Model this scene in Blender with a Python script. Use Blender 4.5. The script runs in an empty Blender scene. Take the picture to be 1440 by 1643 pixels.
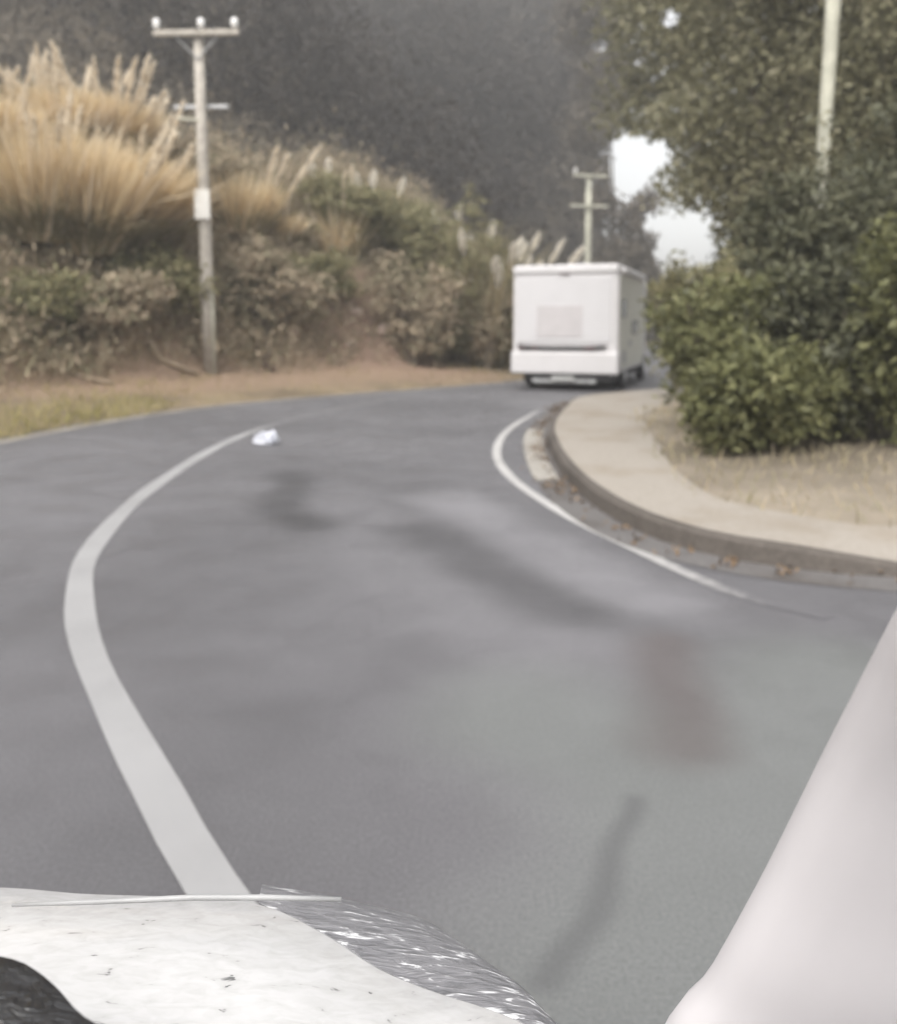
import bpy, math, random
import numpy as np
from mathutils import Vector, Matrix

S = bpy.context.scene
C = S.collection
rng = np.random.default_rng(7)
random.seed(7)
R = math.radians

# ------------------------------------------------------------------ camera
F_PX, W_PX, H_PX, HOR = 1400.0, 1440.0, 1643.0, 520.0
CAM_H, PITCH = 1.5, R(5)
CY = HOR + F_PX * math.tan(PITCH)
cam_d = bpy.data.cameras.new("camera")
cam = bpy.data.objects.new("camera", cam_d)
C.objects.link(cam)
cam.location = (0, 0, CAM_H)
cam.rotation_euler = (R(90) - PITCH, 0, 0)
cam_d.sensor_width = 36
cam_d.sensor_fit = 'AUTO'
cam_d.lens = F_PX * 36 / H_PX
cam_d.shift_y = -(H_PX / 2 - CY) / H_PX
cam_d.clip_start, cam_d.clip_end = 0.02, 1000
cam_d.dof.use_dof = True
cam_d.dof.focus_distance = 0.72
cam_d.dof.aperture_fstop = 5.6
S.camera = cam

# ------------------------------------------------------------------ world, sun, exposure
SUN_EL, SUN_AZ = R(52), R(205)      # azimuth clockwise from +Y (north)
w = bpy.data.worlds.new("World"); S.world = w; w.use_nodes = True
nt = w.node_tree; nt.nodes.clear()
sky = nt.nodes.new('ShaderNodeTexSky'); sky.sky_type = 'NISHITA'; sky.sun_disc = False
sky.sun_elevation = SUN_EL; sky.sun_rotation = SUN_AZ; sky.dust_density = 4.0; sky.air_density = 1.5
hsv = nt.nodes.new('ShaderNodeHueSaturation'); hsv.inputs['Saturation'].default_value = 0.10
bg = nt.nodes.new('ShaderNodeBackground'); bg.inputs['Strength'].default_value = 0.15
wo = nt.nodes.new('ShaderNodeOutputWorld')
nt.links.new(sky.outputs[0], hsv.inputs['Color']); nt.links.new(hsv.outputs[0], bg.inputs['Color'])
nt.links.new(bg.outputs[0], wo.inputs['Surface'])
sl = bpy.data.lights.new("sun", 'SUN'); sl.energy = 0.7; sl.angle = R(14); sl.color = (1.0, 0.95, 0.88)
so = bpy.data.objects.new("sun", sl); C.objects.link(so)
sd = Vector((math.sin(SUN_AZ) * math.cos(SUN_EL), math.cos(SUN_AZ) * math.cos(SUN_EL), math.sin(SUN_EL)))
so.rotation_euler = (-sd).to_track_quat('-Z', 'Y').to_euler()
so.location = (0, -20, 40)
S.view_settings.view_transform = 'Standard'
S.view_settings.look = 'None'
S.view_settings.gamma = 1
S.view_settings.exposure = 1.5
S.render.engine = 'CYCLES'
S.cycles.use_denoising = True
S.cycles.max_bounces = 6
S.cycles.diffuse_bounces = 3
S.cycles.volume_bounces = 0

# ------------------------------------------------------------------ geometry helpers
def ray(u, v):
    x = (u - W_PX / 2) / F_PX; y = (CY - v) / F_PX
    cp, sp = math.cos(PITCH), math.sin(PITCH)
    return np.array([x, cp + y * sp, -sp + y * cp])

def G(u, v, z=0.0):
    d = ray(u, v); t = (z - CAM_H) / d[2]
    return np.array([d[0] * t, d[1] * t])

def at(u, v, Y):
    d = ray(u, v); t = Y / d[1]
    return np.array([d[0] * t, Y, CAM_H + d[2] * t])

def smooth(pts, n=80):
    """Catmull-Rom through points, resampled evenly."""
    P = np.array(pts, float)
    P = np.vstack([2 * P[0] - P[1], P, 2 * P[-1] - P[-2]])
    out = []
    for i in range(1, len(P) - 2):
        for t in np.linspace(0, 1, 16, endpoint=False):
            a, b, c, d = P[i-1], P[i], P[i+1], P[i+2]
            out.append(0.5 * ((2*b) + (-a + c)*t + (2*a - 5*b + 4*c - d)*t*t + (-a + 3*b - 3*c + d)*t**3))
    out.append(P[-2]); out = np.array(out)
    return resample(out, n)

def resample(P, n):
    s = np.concatenate([[0], np.cumsum(np.linalg.norm(np.diff(P, axis=0), axis=1))])
    q = np.linspace(0, s[-1], n)
    return np.stack([np.interp(q, s, P[:, k]) for k in range(P.shape[1])], 1)

def relax(P, it):
    P = P.copy()
    for _ in range(it):
        P[1:-1] = P[1:-1] * .5 + (P[:-2] + P[2:]) * .25
    return P

def normals2(P):
    T = np.gradient(P, axis=0); T /= np.linalg.norm(T, axis=1)[:, None]
    return np.stack([T[:, 1], -T[:, 0]], 1)     # points to the right of travel

def mesh_obj(name, verts, faces, mat=None, parent=None, smooth_=False):
    me = bpy.data.meshes.new(name)
    verts = np.asarray(verts, float)
    if isinstance(faces, np.ndarray):
        nf, k = faces.shape
        me.vertices.add(len(verts)); me.vertices.foreach_set('co', verts.ravel())
        me.loops.add(nf * k); me.loops.foreach_set('vertex_index', faces.ravel().astype(np.int32))
        me.polygons.add(nf); me.polygons.foreach_set('loop_start', np.arange(0, nf * k, k, dtype=np.int32))
        me.update(calc_edges=True)
    else:
        me.from_pydata([tuple(x) for x in verts], [], [tuple(f) for f in faces]); me.update()
    if smooth_:
        me.polygons.foreach_set('use_smooth', np.ones(len(me.polygons), bool))
    if mat: me.materials.append(mat)
    o = bpy.data.objects.new(name, me); C.objects.link(o)
    if parent: o.parent = parent
    return o

class MB:
    """collects shapes into one mesh"""
    def __init__(s): s.v = []; s.f = []
    def add(s, v, f):
        n = len(s.v); s.v += [tuple(x) for x in v]; s.f += [tuple(i + n for i in q) for q in f]
    def box(s, x0, x1, y0, y1, z0, z1, bev=0.0):
        b = bev
        if b <= 0:
            v = [(x, y, z) for x in (x0, x1) for y in (y0, y1) for z in (z0, z1)]
            s.add(v, [(0,1,3,2),(4,6,7,5),(0,4,5,1),(2,3,7,6),(0,2,6,4),(1,5,7,3)]); return
        # bevelled box via bmesh
        import bmesh
        bm = bmesh.new(); bmesh.ops.create_cube(bm, size=1)
        for q in bm.verts:
            q.co = Vector(((x0+x1)/2 + q.co.x*(x1-x0), (y0+y1)/2 + q.co.y*(y1-y0), (z0+z1)/2 + q.co.z*(z1-z0)))
        bmesh.ops.bevel(bm, geom=list(bm.edges), offset=b, segments=3, profile=.5, affect='EDGES')
        bm.verts.ensure_lookup_table()
        for i, q in enumerate(bm.verts): q.index = i
        s.add([q.co[:] for q in bm.verts], [[q.index for q in f.verts] for f in bm.faces]); bm.free()
    def tube(s, pts, rad, k=10, cap=True):
        pts = [Vector(p) for p in pts]; n0 = len(s.v); n = len(pts)
        if not hasattr(rad, '__len__'): rad = [rad] * n
        for i, p in enumerate(pts):
            t = (pts[min(i+1, n-1)] - pts[max(i-1, 0)]).normalized()
            a = t.orthogonal().normalized() if i == 0 else (a - t * a.dot(t)).normalized()
            b = t.cross(a)
            for j in range(k):
                an = 2*math.pi*j/k
                s.v.append(tuple(p + (a*math.cos(an) + b*math.sin(an)) * rad[i]))
        for i in range(n-1):
            for j in range(k):
                s.f.append((n0+i*k+j, n0+i*k+(j+1) % k, n0+(i+1)*k+(j+1) % k, n0+(i+1)*k+j))
        if cap:
            s.f.append(tuple(n0+j for j in range(k))[::-1]); s.f.append(tuple(n0+(n-1)*k+j for j in range(k)))
    def lathe(s, c, prof, k=14, axis='Z'):
        n0 = len(s.v)
        for r, h in prof:
            for j in range(k):
                a = 2*math.pi*j/k; x, y = r*math.cos(a), r*math.sin(a)
                s.v.append((c[0]+x, c[1]+y, c[2]+h) if axis == 'Z' else (c[0]+h, c[1]+x, c[2]+y))
        for i in range(len(prof)-1):
            for j in range(k):
                s.f.append((n0+i*k+j, n0+i*k+(j+1) % k, n0+(i+1)*k+(j+1) % k, n0+(i+1)*k+j))
        s.f.append(tuple(n0+j for j in range(k))[::-1]); s.f.append(tuple(n0+(len(prof)-1)*k+j for j in range(k)))
    def build(s, name, mat, parent=None, smooth_=False):
        return mesh_obj(name, s.v, s.f, mat, parent, smooth_)

def tag(o, label=None, cat=None, group=None, kind=None):
    if label: o['label'] = label
    if cat: o['category'] = cat
    if group: o['group'] = group
    if kind: o['kind'] = kind
    return o

def empty(name, loc, label, cat, group=None, rz=0):
    o = bpy.data.objects.new(name, None); C.objects.link(o)
    o.location = loc; o.rotation_euler = (0, 0, rz); o.empty_display_size = .2
    return tag(o, label, cat, group)

# ------------------------------------------------------------------ material helpers
def newmat(name):
    m = bpy.data.materials.new(name); m.use_nodes = True
    n = m.node_tree; n.nodes.clear()
    out = n.nodes.new('ShaderNodeOutputMaterial'); b = n.nodes.new('ShaderNodeBsdfPrincipled')
    n.links.new(b.outputs[0], out.inputs['Surface'])
    return m, n, b

class N:
    def __init__(s, tree): s.t = tree
    def node(s, kind, **kw):
        n = s.t.nodes.new(kind)
        for k, v in kw.items(): setattr(n, k, v)
        return n
    def link(s, a, b): s.t.links.new(a, b)
    def pos(s): return s.node('ShaderNodeNewGeometry').outputs['Position']
    def obj(s): return s.node('ShaderNodeTexCoord').outputs['Object']
    def noise(s, vec, scale, detail=4, rough=.55, dist=0):
        n = s.node('ShaderNodeTexNoise'); n.inputs['Scale'].default_value = scale
        n.inputs['Detail'].default_value = detail; n.inputs['Roughness'].default_value = rough
        n.inputs['Distortion'].default_value = dist
        if vec is not None: s.link(vec, n.inputs['Vector'])
        return n.outputs['Fac']
    def ramp(s, fac, stops):
        n = s.node('ShaderNodeValToRGB'); e = n.color_ramp.elements
        while len(e) < len(stops): e.new(.5)
        for q, (p, c) in zip(e, stops):
            q.position = p; q.color = (*c, 1) if len(c) == 3 else c
        s.link(fac, n.inputs['Fac']); return n.outputs['Color']
    def rng(s, fac, a, b, c=0, d=1):
        n = s.node('ShaderNodeMapRange', interpolation_type='SMOOTHSTEP')
        s.link(fac, n.inputs['Value'])
        for k, v in zip(('From Min', 'From Max', 'To Min', 'To Max'), (a, b, c, d)): n.inputs[k].default_value = v
        return n.outputs['Result']
    def math(s, op, a, b=None):
        n = s.node('ShaderNodeMath', operation=op)
        for i, q in enumerate((a, b)):
            if q is None: continue
            if isinstance(q, (int, float)): n.inputs[i].default_value = q
            else: s.link(q, n.inputs[i])
        return n.outputs[0]
    def vmath(s, op, a, b=None):
        n = s.node('ShaderNodeVectorMath', operation=op)
        for i, q in enumerate((a, b)):
            if q is None: continue
            if isinstance(q, (tuple, list)): n.inputs[i].default_value = q
            else: s.link(q, n.inputs[i])
        return n
    def mix(s, fac, a, b):
        n = s.node('ShaderNodeMix', data_type='RGBA')
        for k, q in ((0, fac), (6, a), (7, b)):
            if isinstance(q, (int, float)): n.inputs[k].default_value = q
            elif isinstance(q, tuple): n.inputs[k].default_value = (*q, 1)
            else: s.link(q, n.inputs[k])
        return n.outputs[2]
    def bump(s, h, strength, dist=.02):
        n = s.node('ShaderNodeBump'); n.inputs['Strength'].default_value = strength
        n.inputs['Distance'].default_value = dist; s.link(h, n.inputs['Height']); return n.outputs['Normal']
    def segdist(s, p, a, b):
        """distance from world point p to the ground segment a-b (2-D)"""
        ax, ay = a; bx, by = b; L = math.hypot(bx-ax, by-ay) or 1e-4
        dx, dy = (bx-ax)/L, (by-ay)/L
        q = s.vmath('SUBTRACT', p, (ax, ay, 0)).outputs[0]
        t = s.vmath('DOT_PRODUCT', q, (dx, dy, 0)).outputs['Value']
        o = s.math('ABSOLUTE', s.vmath('DOT_PRODUCT', q, (-dy, dx, 0)).outputs['Value'])
        over = s.math('MAXIMUM', s.math('MAXIMUM', s.math('MULTIPLY', t, -1.0), s.math('SUBTRACT', t, L)), 0.0)
        return s.math('SQRT', s.math('ADD', s.math('MULTIPLY', o, o), s.math('MULTIPLY', over, over)))

def simple(name, col, rough=.6, var=.12, scale=6, metal=0, bump=0, coat=0):
    m, t, b = newmat(name); n = N(t)
    f = n.noise(n.obj(), scale, 5)
    lo = tuple(c*(1-var) for c in col); hi = tuple(min(1, c*(1+var)) for c in col)
    n.link(n.ramp(f, [(.3, lo), (.7, hi)]), b.inputs['Base Color'])
    b.inputs['Roughness'].default_value = rough; b.inputs['Metallic'].default_value = metal
    b.inputs['Coat Weight'].default_value = coat
    if bump: n.link(n.bump(f, bump), b.inputs['Normal'])
    return m

def leafmat(name, cols, rough=.6, trans=.25, patch=.35, psc=.9):
    """leaf colour varies from leaf to leaf and in broad patches over the plant"""
    m, t, b = newmat(name); n = N(t)
    isl = n.node('ShaderNodeNewGeometry').outputs['Random Per Island']
    f = n.math('ADD', n.math('MULTIPLY', isl, 1-patch), n.math('MULTIPLY', n.noise(n.pos(), psc, 3), patch))
    k = len(cols)
    c = n.ramp(f, [(.12 + .76*i/(k-1), cols[i]) for i in range(k)])
    n.link(c, b.inputs['Base Color']); b.inputs['Roughness'].default_value = rough
    b.inputs['Specular IOR Level'].default_value = .25
    out = [x for x in t.nodes if x.type == 'OUTPUT_MATERIAL'][0]
    tr = n.node('ShaderNodeBsdfTranslucent'); n.link(c, tr.inputs['Color'])
    mx = n.node('ShaderNodeMixShader'); mx.inputs[0].default_value = trans
    n.link(b.outputs[0], mx.inputs[1]); n.link(tr.outputs[0], mx.inputs[2]); n.link(mx.outputs[0], out.inputs['Surface'])
    return m

# ------------------------------------------------------------------ road layout (metres, camera over the origin looking along +Y)
centre = smooth([(2.2, -3.0), (.75, .2)] + [G(*p) for p in
    [(352,1440),(250,1262),(190,1150),(140,1040),(128,960),(142,890),(205,815),(270,765),(340,722),(408,692),(500,665),(600,646)]]
    + [(-.1, 20.), (2.5, 23.6), (5.6, 28), (8.2, 34), (10, 46), (10.5, 60)], 260)
outer = smooth([(.5, -6), (-2.4, -2), (-4.6, 2.4), (-5.9, 6.5), (-6.2, 9.3)] + [G(*p) for p in
    [(0,708),(100,688),(200,671),(350,650),(500,637),(600,629),(700,622)]]
    + [(2.1, 23.6), (4.6, 28.4), (6.4, 36), (7.2, 48), (7.4, 60)], 220)
outer = relax(outer, 6)
edge_r = smooth([G(*p) for p in
    [(1330,992),(1230,968),(1160,945),(1080,910),(1000,872),(930,838),(870,803),(822,768),(799,737),(800,712),(816,690),(850,668),(895,650)]]
    + [(4.7, 20.0), (8, 25), (11, 31.5), (13, 42), (13.6, 60)], 200)
kerb = smooth([(16, -1), (9, 3.2), (4.8, 4.75), G(1440,931), G(1370,925), G(1250,916), G(1150,902), G(1060,872), G(1000,845), G(945,808), G(905,768),
    G(884,730), G(878,697), G(902,664), G(940,644)] + [(5.6, 19.6), (8.5, 24.8), (11.5, 31.2), (13.5, 42), (14.1, 60)], 220)
kerb = relax(kerb, 4)
path_r = smooth([(9.6, 4.4), (5.4, 6.0), G(1440,850,.13), G(1330,835,.13), G(1230,822,.13), G(1130,796,.13), G(1075,752,.13), G(1046,705,.13), G(1040,655,.13)]
                + [(6.5, 19.5), (9.8, 24.2), (12.9, 30.6), (15, 42), (15.6, 60)], 200)

def sd_poly(P, x, y, sign):
    """signed distance to polyline P; positive on its left (sign=1) or right (sign=-1)"""
    x = np.atleast_1d(x).astype(float); y = np.atleast_1d(y).astype(float)
    best = np.full(x.shape, 1e9); sg = np.zeros(x.shape)
    for a, b in zip(P[:-1:2], P[2::2]):
        d = b - a; L2 = d @ d
        t = np.clip(((x-a[0])*d[0] + (y-a[1])*d[1]) / L2, 0, 1)
        qx, qy = x - a[0] - t*d[0], y - a[1] - t*d[1]
        D = np.hypot(qx, qy); m = D < best
        best = np.where(m, D, best); sg = np.where(m, np.sign(d[0]*qy - d[1]*qx), sg)
    return best * sg * sign

def sstep(a, b, x):
    t = np.clip((x - a)/(b - a), 0, 1); return t*t*(3 - 2*t)

def wav(x, y):
    return (np.sin(x*.9 + 1.3*np.sin(y*.5)) * np.cos(y*.8 - .7) + .5*np.sin(x*2.1 - y*1.3 + .4) + .3*np.sin(3.7*x + 2.9*y))

def height(x, y):
    x = np.atleast_1d(x).astype(float); y = np.atleast_1d(y).astype(float)
    dl = sd_poly(outer, x, y, 1); dr = sd_poly(kerb, x, y, -1)
    z = np.full(x.shape, -.06)
    z = np.where(dl > 0, -.06 + .06*sstep(0, .25, dl) + .115*np.clip(dl, 0, 3.3), z)
    A = 5.3 * (1 - .62*sstep(-1.5, 4.5, x)) * (1 - .5*sstep(30, 42, y)*sstep(0, 5, x))
    face = sstep(2.8, 7.4, dl + .35*wav(x*.8, y*.8))
    z = z + np.where(dl > 2, A*face + .16*wav(x, y)*sstep(3, 6, dl), 0)
    # land right of the kerb
    dp = sd_poly(path_r, x, y, -1)
    z = np.where((dr > 0) & (dl <= 0.01), -.06 + .205*sstep(-.3, -.02, dp) + .05*np.clip(dr-1.5, 0, 6), z)
    off = np.maximum(sstep(6, 14, np.maximum(dl, dr)), sstep(61, 74, y))
    # spur behind the bank, then the big hill
    z = z + off * 20*np.exp(-((x+18)/12)**2 - ((y-54)/12)**2)
    bear = x/np.maximum(y, 1)
    gate = 1 - sstep(.13, .195, bear)
    z = z + off * gate * .78*np.clip(y-58, 0, 130) * (1 + .06*np.sin(x*.11+y*.05))
    z = z + off * sstep(12, 70, -x) * 26 * sstep(0, 30, y)
    return z

def H1(x, y): return float(height(x, y)[0])

def hit(u, v, tmax=160):
    d = ray(u, v); t = np.linspace(2, tmax, 3000)
    z = height(d[0]*t, d[1]*t); k = np.argmax(CAM_H + d[2]*t < z)
    return np.array([d[0]*t[k], d[1]*t[k], z[k]])

# ------------------------------------------------------------------ setting materials
def mat_asphalt():
    m, t, b = newmat('asphalt'); n = N(t); p = n.pos()
    fine = n.noise(p, 90, 3, .7); mid = n.noise(p, 2.2, 4, .55); big = n.noise(p, .35, 3, .5)
    col = n.ramp(fine, [(.25, (.068, .066, .070)), (.5, (.102, .099, .105)), (.78, (.15, .146, .153))])
    tone = n.math('ADD', n.rng(big, .3, .7, .84, 1.14), n.rng(mid, .3, .7, -.035, .035))
    # worn, paler wheel path and darker oil stains, plus painted windscreen reflections
    warp = n.node('ShaderNodeTexNoise'); warp.inputs['Scale'].default_value = .9; n.link(p, warp.inputs['Vector'])
    wv = n.vmath('SCALE', n.vmath('SUBTRACT', warp.outputs['Color'], (.5, .5, .5)).outputs[0]); wv.inputs['Scale'].default_value = .35
    q = n.vmath('ADD', p, wv.outputs[0]).outputs[0]
    def mask(pts, r0, r1):
        P = [G(*x) for x in pts]; d = None
        for a, c in zip(P[:-1], P[1:]):
            e = n.segdist(q, tuple(a), tuple(c)); d = e if d is None else n.math('MINIMUM', d, e)
        return n.rng(d, r0, r1, 1, 0)
    def mul(tone, mk, amt): return n.math('MULTIPLY', tone, n.math('ADD', 1.0, n.math('MULTIPLY', mk, amt)))
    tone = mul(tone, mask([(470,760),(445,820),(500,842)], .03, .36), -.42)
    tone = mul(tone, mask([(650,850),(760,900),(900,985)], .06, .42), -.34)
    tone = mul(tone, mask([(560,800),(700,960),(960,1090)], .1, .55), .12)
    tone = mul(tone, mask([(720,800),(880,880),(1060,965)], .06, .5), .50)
    tone = mul(tone, mask([(900,1160),(1000,1230),(1080,1400),(1000,1560)], .15, .6), .08)  # pale windscreen reflection painted onto the road
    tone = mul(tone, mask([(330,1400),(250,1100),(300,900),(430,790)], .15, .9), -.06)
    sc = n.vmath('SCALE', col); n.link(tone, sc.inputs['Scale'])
    c2 = n.mix(n.math('MULTIPLY', mask([(860,1150),(1040,1210),(1130,1400),(1040,1590),(1200,1300),(1330,1080)], .15, .75), .65), sc.outputs[0], n.ramp(fine, [(.25, (.095, .102, .097)), (.75, (.165, .172, .165))]))  # green-grey dashboard reflection put into the road colour
    c2 = n.mix(n.math('MULTIPLY', mask([(1060,1035),(1078,1110),(1090,1190)], .02, .3), .7), c2, (.08, .068, .066))  # brown shape reflected in the windscreen, painted on the asphalt
    c2 = n.mix(n.math('MULTIPLY', mask([(1000,1275),(950,1430),(890,1575)], .0, .07), .6), c2, (.07, .07, .072))  # dark diagonal streak of the reflection, painted in
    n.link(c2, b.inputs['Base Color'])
    n.link(n.rng(mid, .3, .7, .5, .75), b.inputs['Roughness'])
    n.link(n.bump(fine, .35, .006), b.inputs['Normal'])
    return m

def mat_ground():
    m, t, b = newmat('ground_soil'); n = N(t); p = n.pos()
    a = n.noise(p, .8, 6, .6); c = n.noise(p, 5, 5, .65); g = n.noise(p, .25, 3)
    col = n.ramp(a, [(.25, (.10, .082, .055)), (.45, (.17, .135, .09)), (.62, (.235, .185, .12)), (.8, (.13, .125, .065))])
    col = n.mix(n.rng(c, .35, .7, 0, .5), col, (.12, .085, .06))
    # bare reddish slip on the cut bank
    rp = hit(590, 545)
    d = n.vmath('DISTANCE', p, tuple(rp)).outputs['Value']
    d = n.math('ADD', d, n.math('MULTIPLY', n.math('SUBTRACT', n.noise(p, .9, 4), .5), 3.2))
    col = n.mix(n.rng(d, .9, 3.4, .75, 0), col, n.ramp(c, [(.3, (.20, .125, .098)), (.7, (.30, .205, .165))]))
    rp2 = hit(200, 590); d = n.vmath('DISTANCE', p, tuple(rp2)).outputs['Value']
    col = n.mix(n.rng(d, .6, 3.0, .55, 0), col, (.30, .20, .14))
    tp = [hit(*q) for q in ((30, 612), (200, 604), (380, 606), (560, 600), (720, 598))]; d = None
    for u_, v_ in zip(tp[:-1], tp[1:]):
        e = n.segdist(p, tuple(u_[:2]), tuple(v_[:2])); d = e if d is None else n.math('MINIMUM', d, e)
    d = n.math('ADD', d, n.math('MULTIPLY', n.math('SUBTRACT', n.noise(p, 1.3, 4), .5), 2.0))
    col = n.mix(n.rng(d, .5, 2.2, .75, 0), col, n.ramp(c, [(.3, (.20, .135, .095)), (.7, (.31, .225, .165))]))
    xy = n.node('ShaderNodeSeparateXYZ'); n.link(p, xy.inputs[0])
    rt = n.math('MULTIPLY', n.rng(xy.outputs['X'], 1.0, 1.5), n.rng(xy.outputs['Y'], 18, 22, 1, 0))
    col = n.mix(n.math('MULTIPLY', rt, .8), col, n.ramp(a, [(.3, (.17, .145, .115)), (.7, (.27, .235, .19))]))
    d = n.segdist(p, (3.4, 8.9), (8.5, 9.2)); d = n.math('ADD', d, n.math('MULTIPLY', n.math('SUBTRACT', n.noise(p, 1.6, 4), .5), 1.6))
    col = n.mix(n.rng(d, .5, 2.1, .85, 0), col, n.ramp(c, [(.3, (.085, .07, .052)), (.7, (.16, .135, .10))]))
    # darker, leafier hillside far back
    y = n.node('ShaderNodeSeparateXYZ'); n.link(p, y.inputs[0])
    col = n.mix(n.rng(y.outputs['Y'], 33, 48, 0, .85), col, n.ramp(g, [(.35, (.052, .047, .038)), (.65, (.075, .066, .054))]))
    n.link(col, b.inputs['Base Color']); b.inputs['Roughness'].default_value = .95
    b.inputs['Specular IOR Level'].default_value = .15
    n.link(n.bump(c, .8, .08), b.inputs['Normal'])
    return m

def mat_paint(name, col, under=(.102, .099, .105), wear=.35, fade=None):
    m, t, b = newmat(name); n = N(t); p = n.pos()
    f = n.noise(p, 14, 6, .7); g = n.noise(p, 1.3, 3)
    k = n.math('ADD', n.math('MULTIPLY', f, .75), n.math('MULTIPLY', g, .25))
    c = n.mix(n.rng(k, wear-.06, wear+.06, 1, 0), n.ramp(g, [(.3, tuple(x*.82 for x in col)), (.7, col)]), under)
    if fade:                      # paint scrubbed away along one stretch: (axis, from, to, how much)
        sx = n.node('ShaderNodeSeparateXYZ'); n.link(p, sx.inputs[0])
        q = n.math('ADD', sx.outputs[fade[0]], n.math('MULTIPLY', n.math('SUBTRACT', f, .5), .8))
        c = n.mix(n.rng(q, fade[1], fade[2], 0, fade[3]), c, under)
    n.link(c, b.inputs['Base Color']); b.inputs['Roughness'].default_value = .6
    n.link(n.bump(f, .2, .004), b.inputs['Normal'])
    return m

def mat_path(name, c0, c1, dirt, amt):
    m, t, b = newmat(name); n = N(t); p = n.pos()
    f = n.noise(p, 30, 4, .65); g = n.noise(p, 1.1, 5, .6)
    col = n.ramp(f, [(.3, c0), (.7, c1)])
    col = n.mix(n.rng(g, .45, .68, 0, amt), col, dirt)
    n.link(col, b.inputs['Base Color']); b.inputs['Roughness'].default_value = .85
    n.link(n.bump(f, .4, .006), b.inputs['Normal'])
    return m

M_asph = mat_asphalt(); M_ground = mat_ground()
M_line = mat_paint('line_paint', (.285, .282, .284), fade=('Y', 11.9, 13.2, .72))
M_edger = mat_paint('edge_line_paint', (.40, .39, .38), fade=('X', 1.2, 1.75, 1.0))
M_edge = mat_paint('edge_paint', (.40, .36, .29), (.20, .17, .14), .47)
M_path = mat_path('path_concrete', (.225, .20, .17), (.30, .27, .235), (.20, .165, .125), .75)
M_channel = mat_path('channel_concrete', (.24, .225, .20), (.32, .30, .27), (.12, .10, .08), .6)
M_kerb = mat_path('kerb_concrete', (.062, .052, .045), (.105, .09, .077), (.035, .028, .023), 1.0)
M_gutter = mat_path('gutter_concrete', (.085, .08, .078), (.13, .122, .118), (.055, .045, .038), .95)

# ------------------------------------------------------------------ ground, road, path
def terrain():
    a = np.linspace(-1, 1, 241); xs = 190*np.sign(a)*np.abs(a)**2.3
    b = np.linspace(0, 1, 241); ys = -30 + 42*b + 220*b**3.2
    X, Y = np.meshgrid(xs, ys); Z = height(X.ravel(), Y.ravel())
    V = np.stack([X.ravel(), Y.ravel(), Z], 1); n, k = X.shape
    i, j = np.meshgrid(np.arange(n-1), np.arange(k-1), indexing='ij'); q = (i*k + j).ravel()
    return mesh_obj('ground', V, np.stack([q, q+1, q+k+1, q+k], 1), M_ground, None, True)
tag(terrain(), kind='structure')

def loft(name, A, B, mat, za, zb, kind='structure', rows=1):
    n = len(A); V = []; Fc = []
    za = np.broadcast_to(za, n); zb = np.broadcast_to(zb, n)
    for r in range(rows+1):
        t = r/rows
        for i in range(n): V.append((*(A[i]*(1-t) + B[i]*t), za[i]*(1-t) + zb[i]*t))
    for r in range(rows):
        for i in range(n-1): Fc.append((r*n+i, r*n+i+1, (r+1)*n+i+1, (r+1)*n+i))
    o = mesh_obj(name, V, Fc, mat); 
    if kind: o['kind'] = kind
    return o

# asphalt: one polygon between the outer edge and the kerb
def road():
    import bmesh
    bm = bmesh.new(); jag = .05*np.sin(np.arange(len(outer))*1.7)*np.sin(np.arange(len(outer))*.61)
    oo = outer - normals2(outer)*(.12 + jag)[:, None]
    pts = list(oo) + list(kerb[::-1]) + [np.array((16., -8.))]
    bm.faces.new([bm.verts.new((p[0], p[1], 0)) for p in pts])
    bmesh.ops.triangulate(bm, faces=bm.faces[:])
    for f in bm.faces:
        f.normal_update()
        if f.normal.z < 0: f.normal_flip()
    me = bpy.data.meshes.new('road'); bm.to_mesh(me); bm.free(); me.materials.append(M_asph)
    o = bpy.data.objects.new('road', me); C.objects.link(o); o['kind'] = 'structure'
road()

def stripe(name, P, wd, mat, z=.004, lab=None):
    nn = normals2(P); k = .5*wd*(1 + .05*np.sin(np.arange(len(P))*.9))[:, None]
    return loft(name, P - nn*k, P + nn*k, mat, z, z)
cl = centre[(centre[:, 1] > -2.5) & (centre[:, 1] < 40)]
stripe('centre_line', cl, .145, M_line)
stripe('edge_line', edge_r, .10, M_edger)
oe = outer[(outer[:, 1] > -1) & (outer[:, 1] < 48)]
stripe('verge_line', oe + normals2(oe)*.10, .11, M_edge)

kn = normals2(kerb)                       # right of travel: towards the path
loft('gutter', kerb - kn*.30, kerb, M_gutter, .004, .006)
def kh(x, y):                 # the kerb drops to a low crossing towards the right
    return .137 - .105*float(sstep(2.0, 3.2, x))*float(1 - sstep(5.6, 6.4, y))
def kerbstone():
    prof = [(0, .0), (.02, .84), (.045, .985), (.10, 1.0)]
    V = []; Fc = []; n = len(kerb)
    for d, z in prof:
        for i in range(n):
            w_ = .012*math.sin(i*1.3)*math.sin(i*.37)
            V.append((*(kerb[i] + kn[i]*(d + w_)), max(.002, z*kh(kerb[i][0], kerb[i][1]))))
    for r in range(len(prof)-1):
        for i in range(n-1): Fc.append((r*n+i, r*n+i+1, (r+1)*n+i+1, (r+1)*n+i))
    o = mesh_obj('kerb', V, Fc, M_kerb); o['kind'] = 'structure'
kerbstone()
ks = kerb[(kerb[:, 0] < 12)]
pl = resample(ks + normals2(ks)*.102, 200)
zk = np.array([kh(*q) + .002 for q in pl])
pd = resample(path_r, 1600); pj = np.array([int(np.argmin(np.hypot(*(pd - q).T))) for q in pl]); pj = np.maximum.accumulate(pj)
pe = relax(pd[pj], 3); pw = pe + normals2(pd)[pj]*.4
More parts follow.
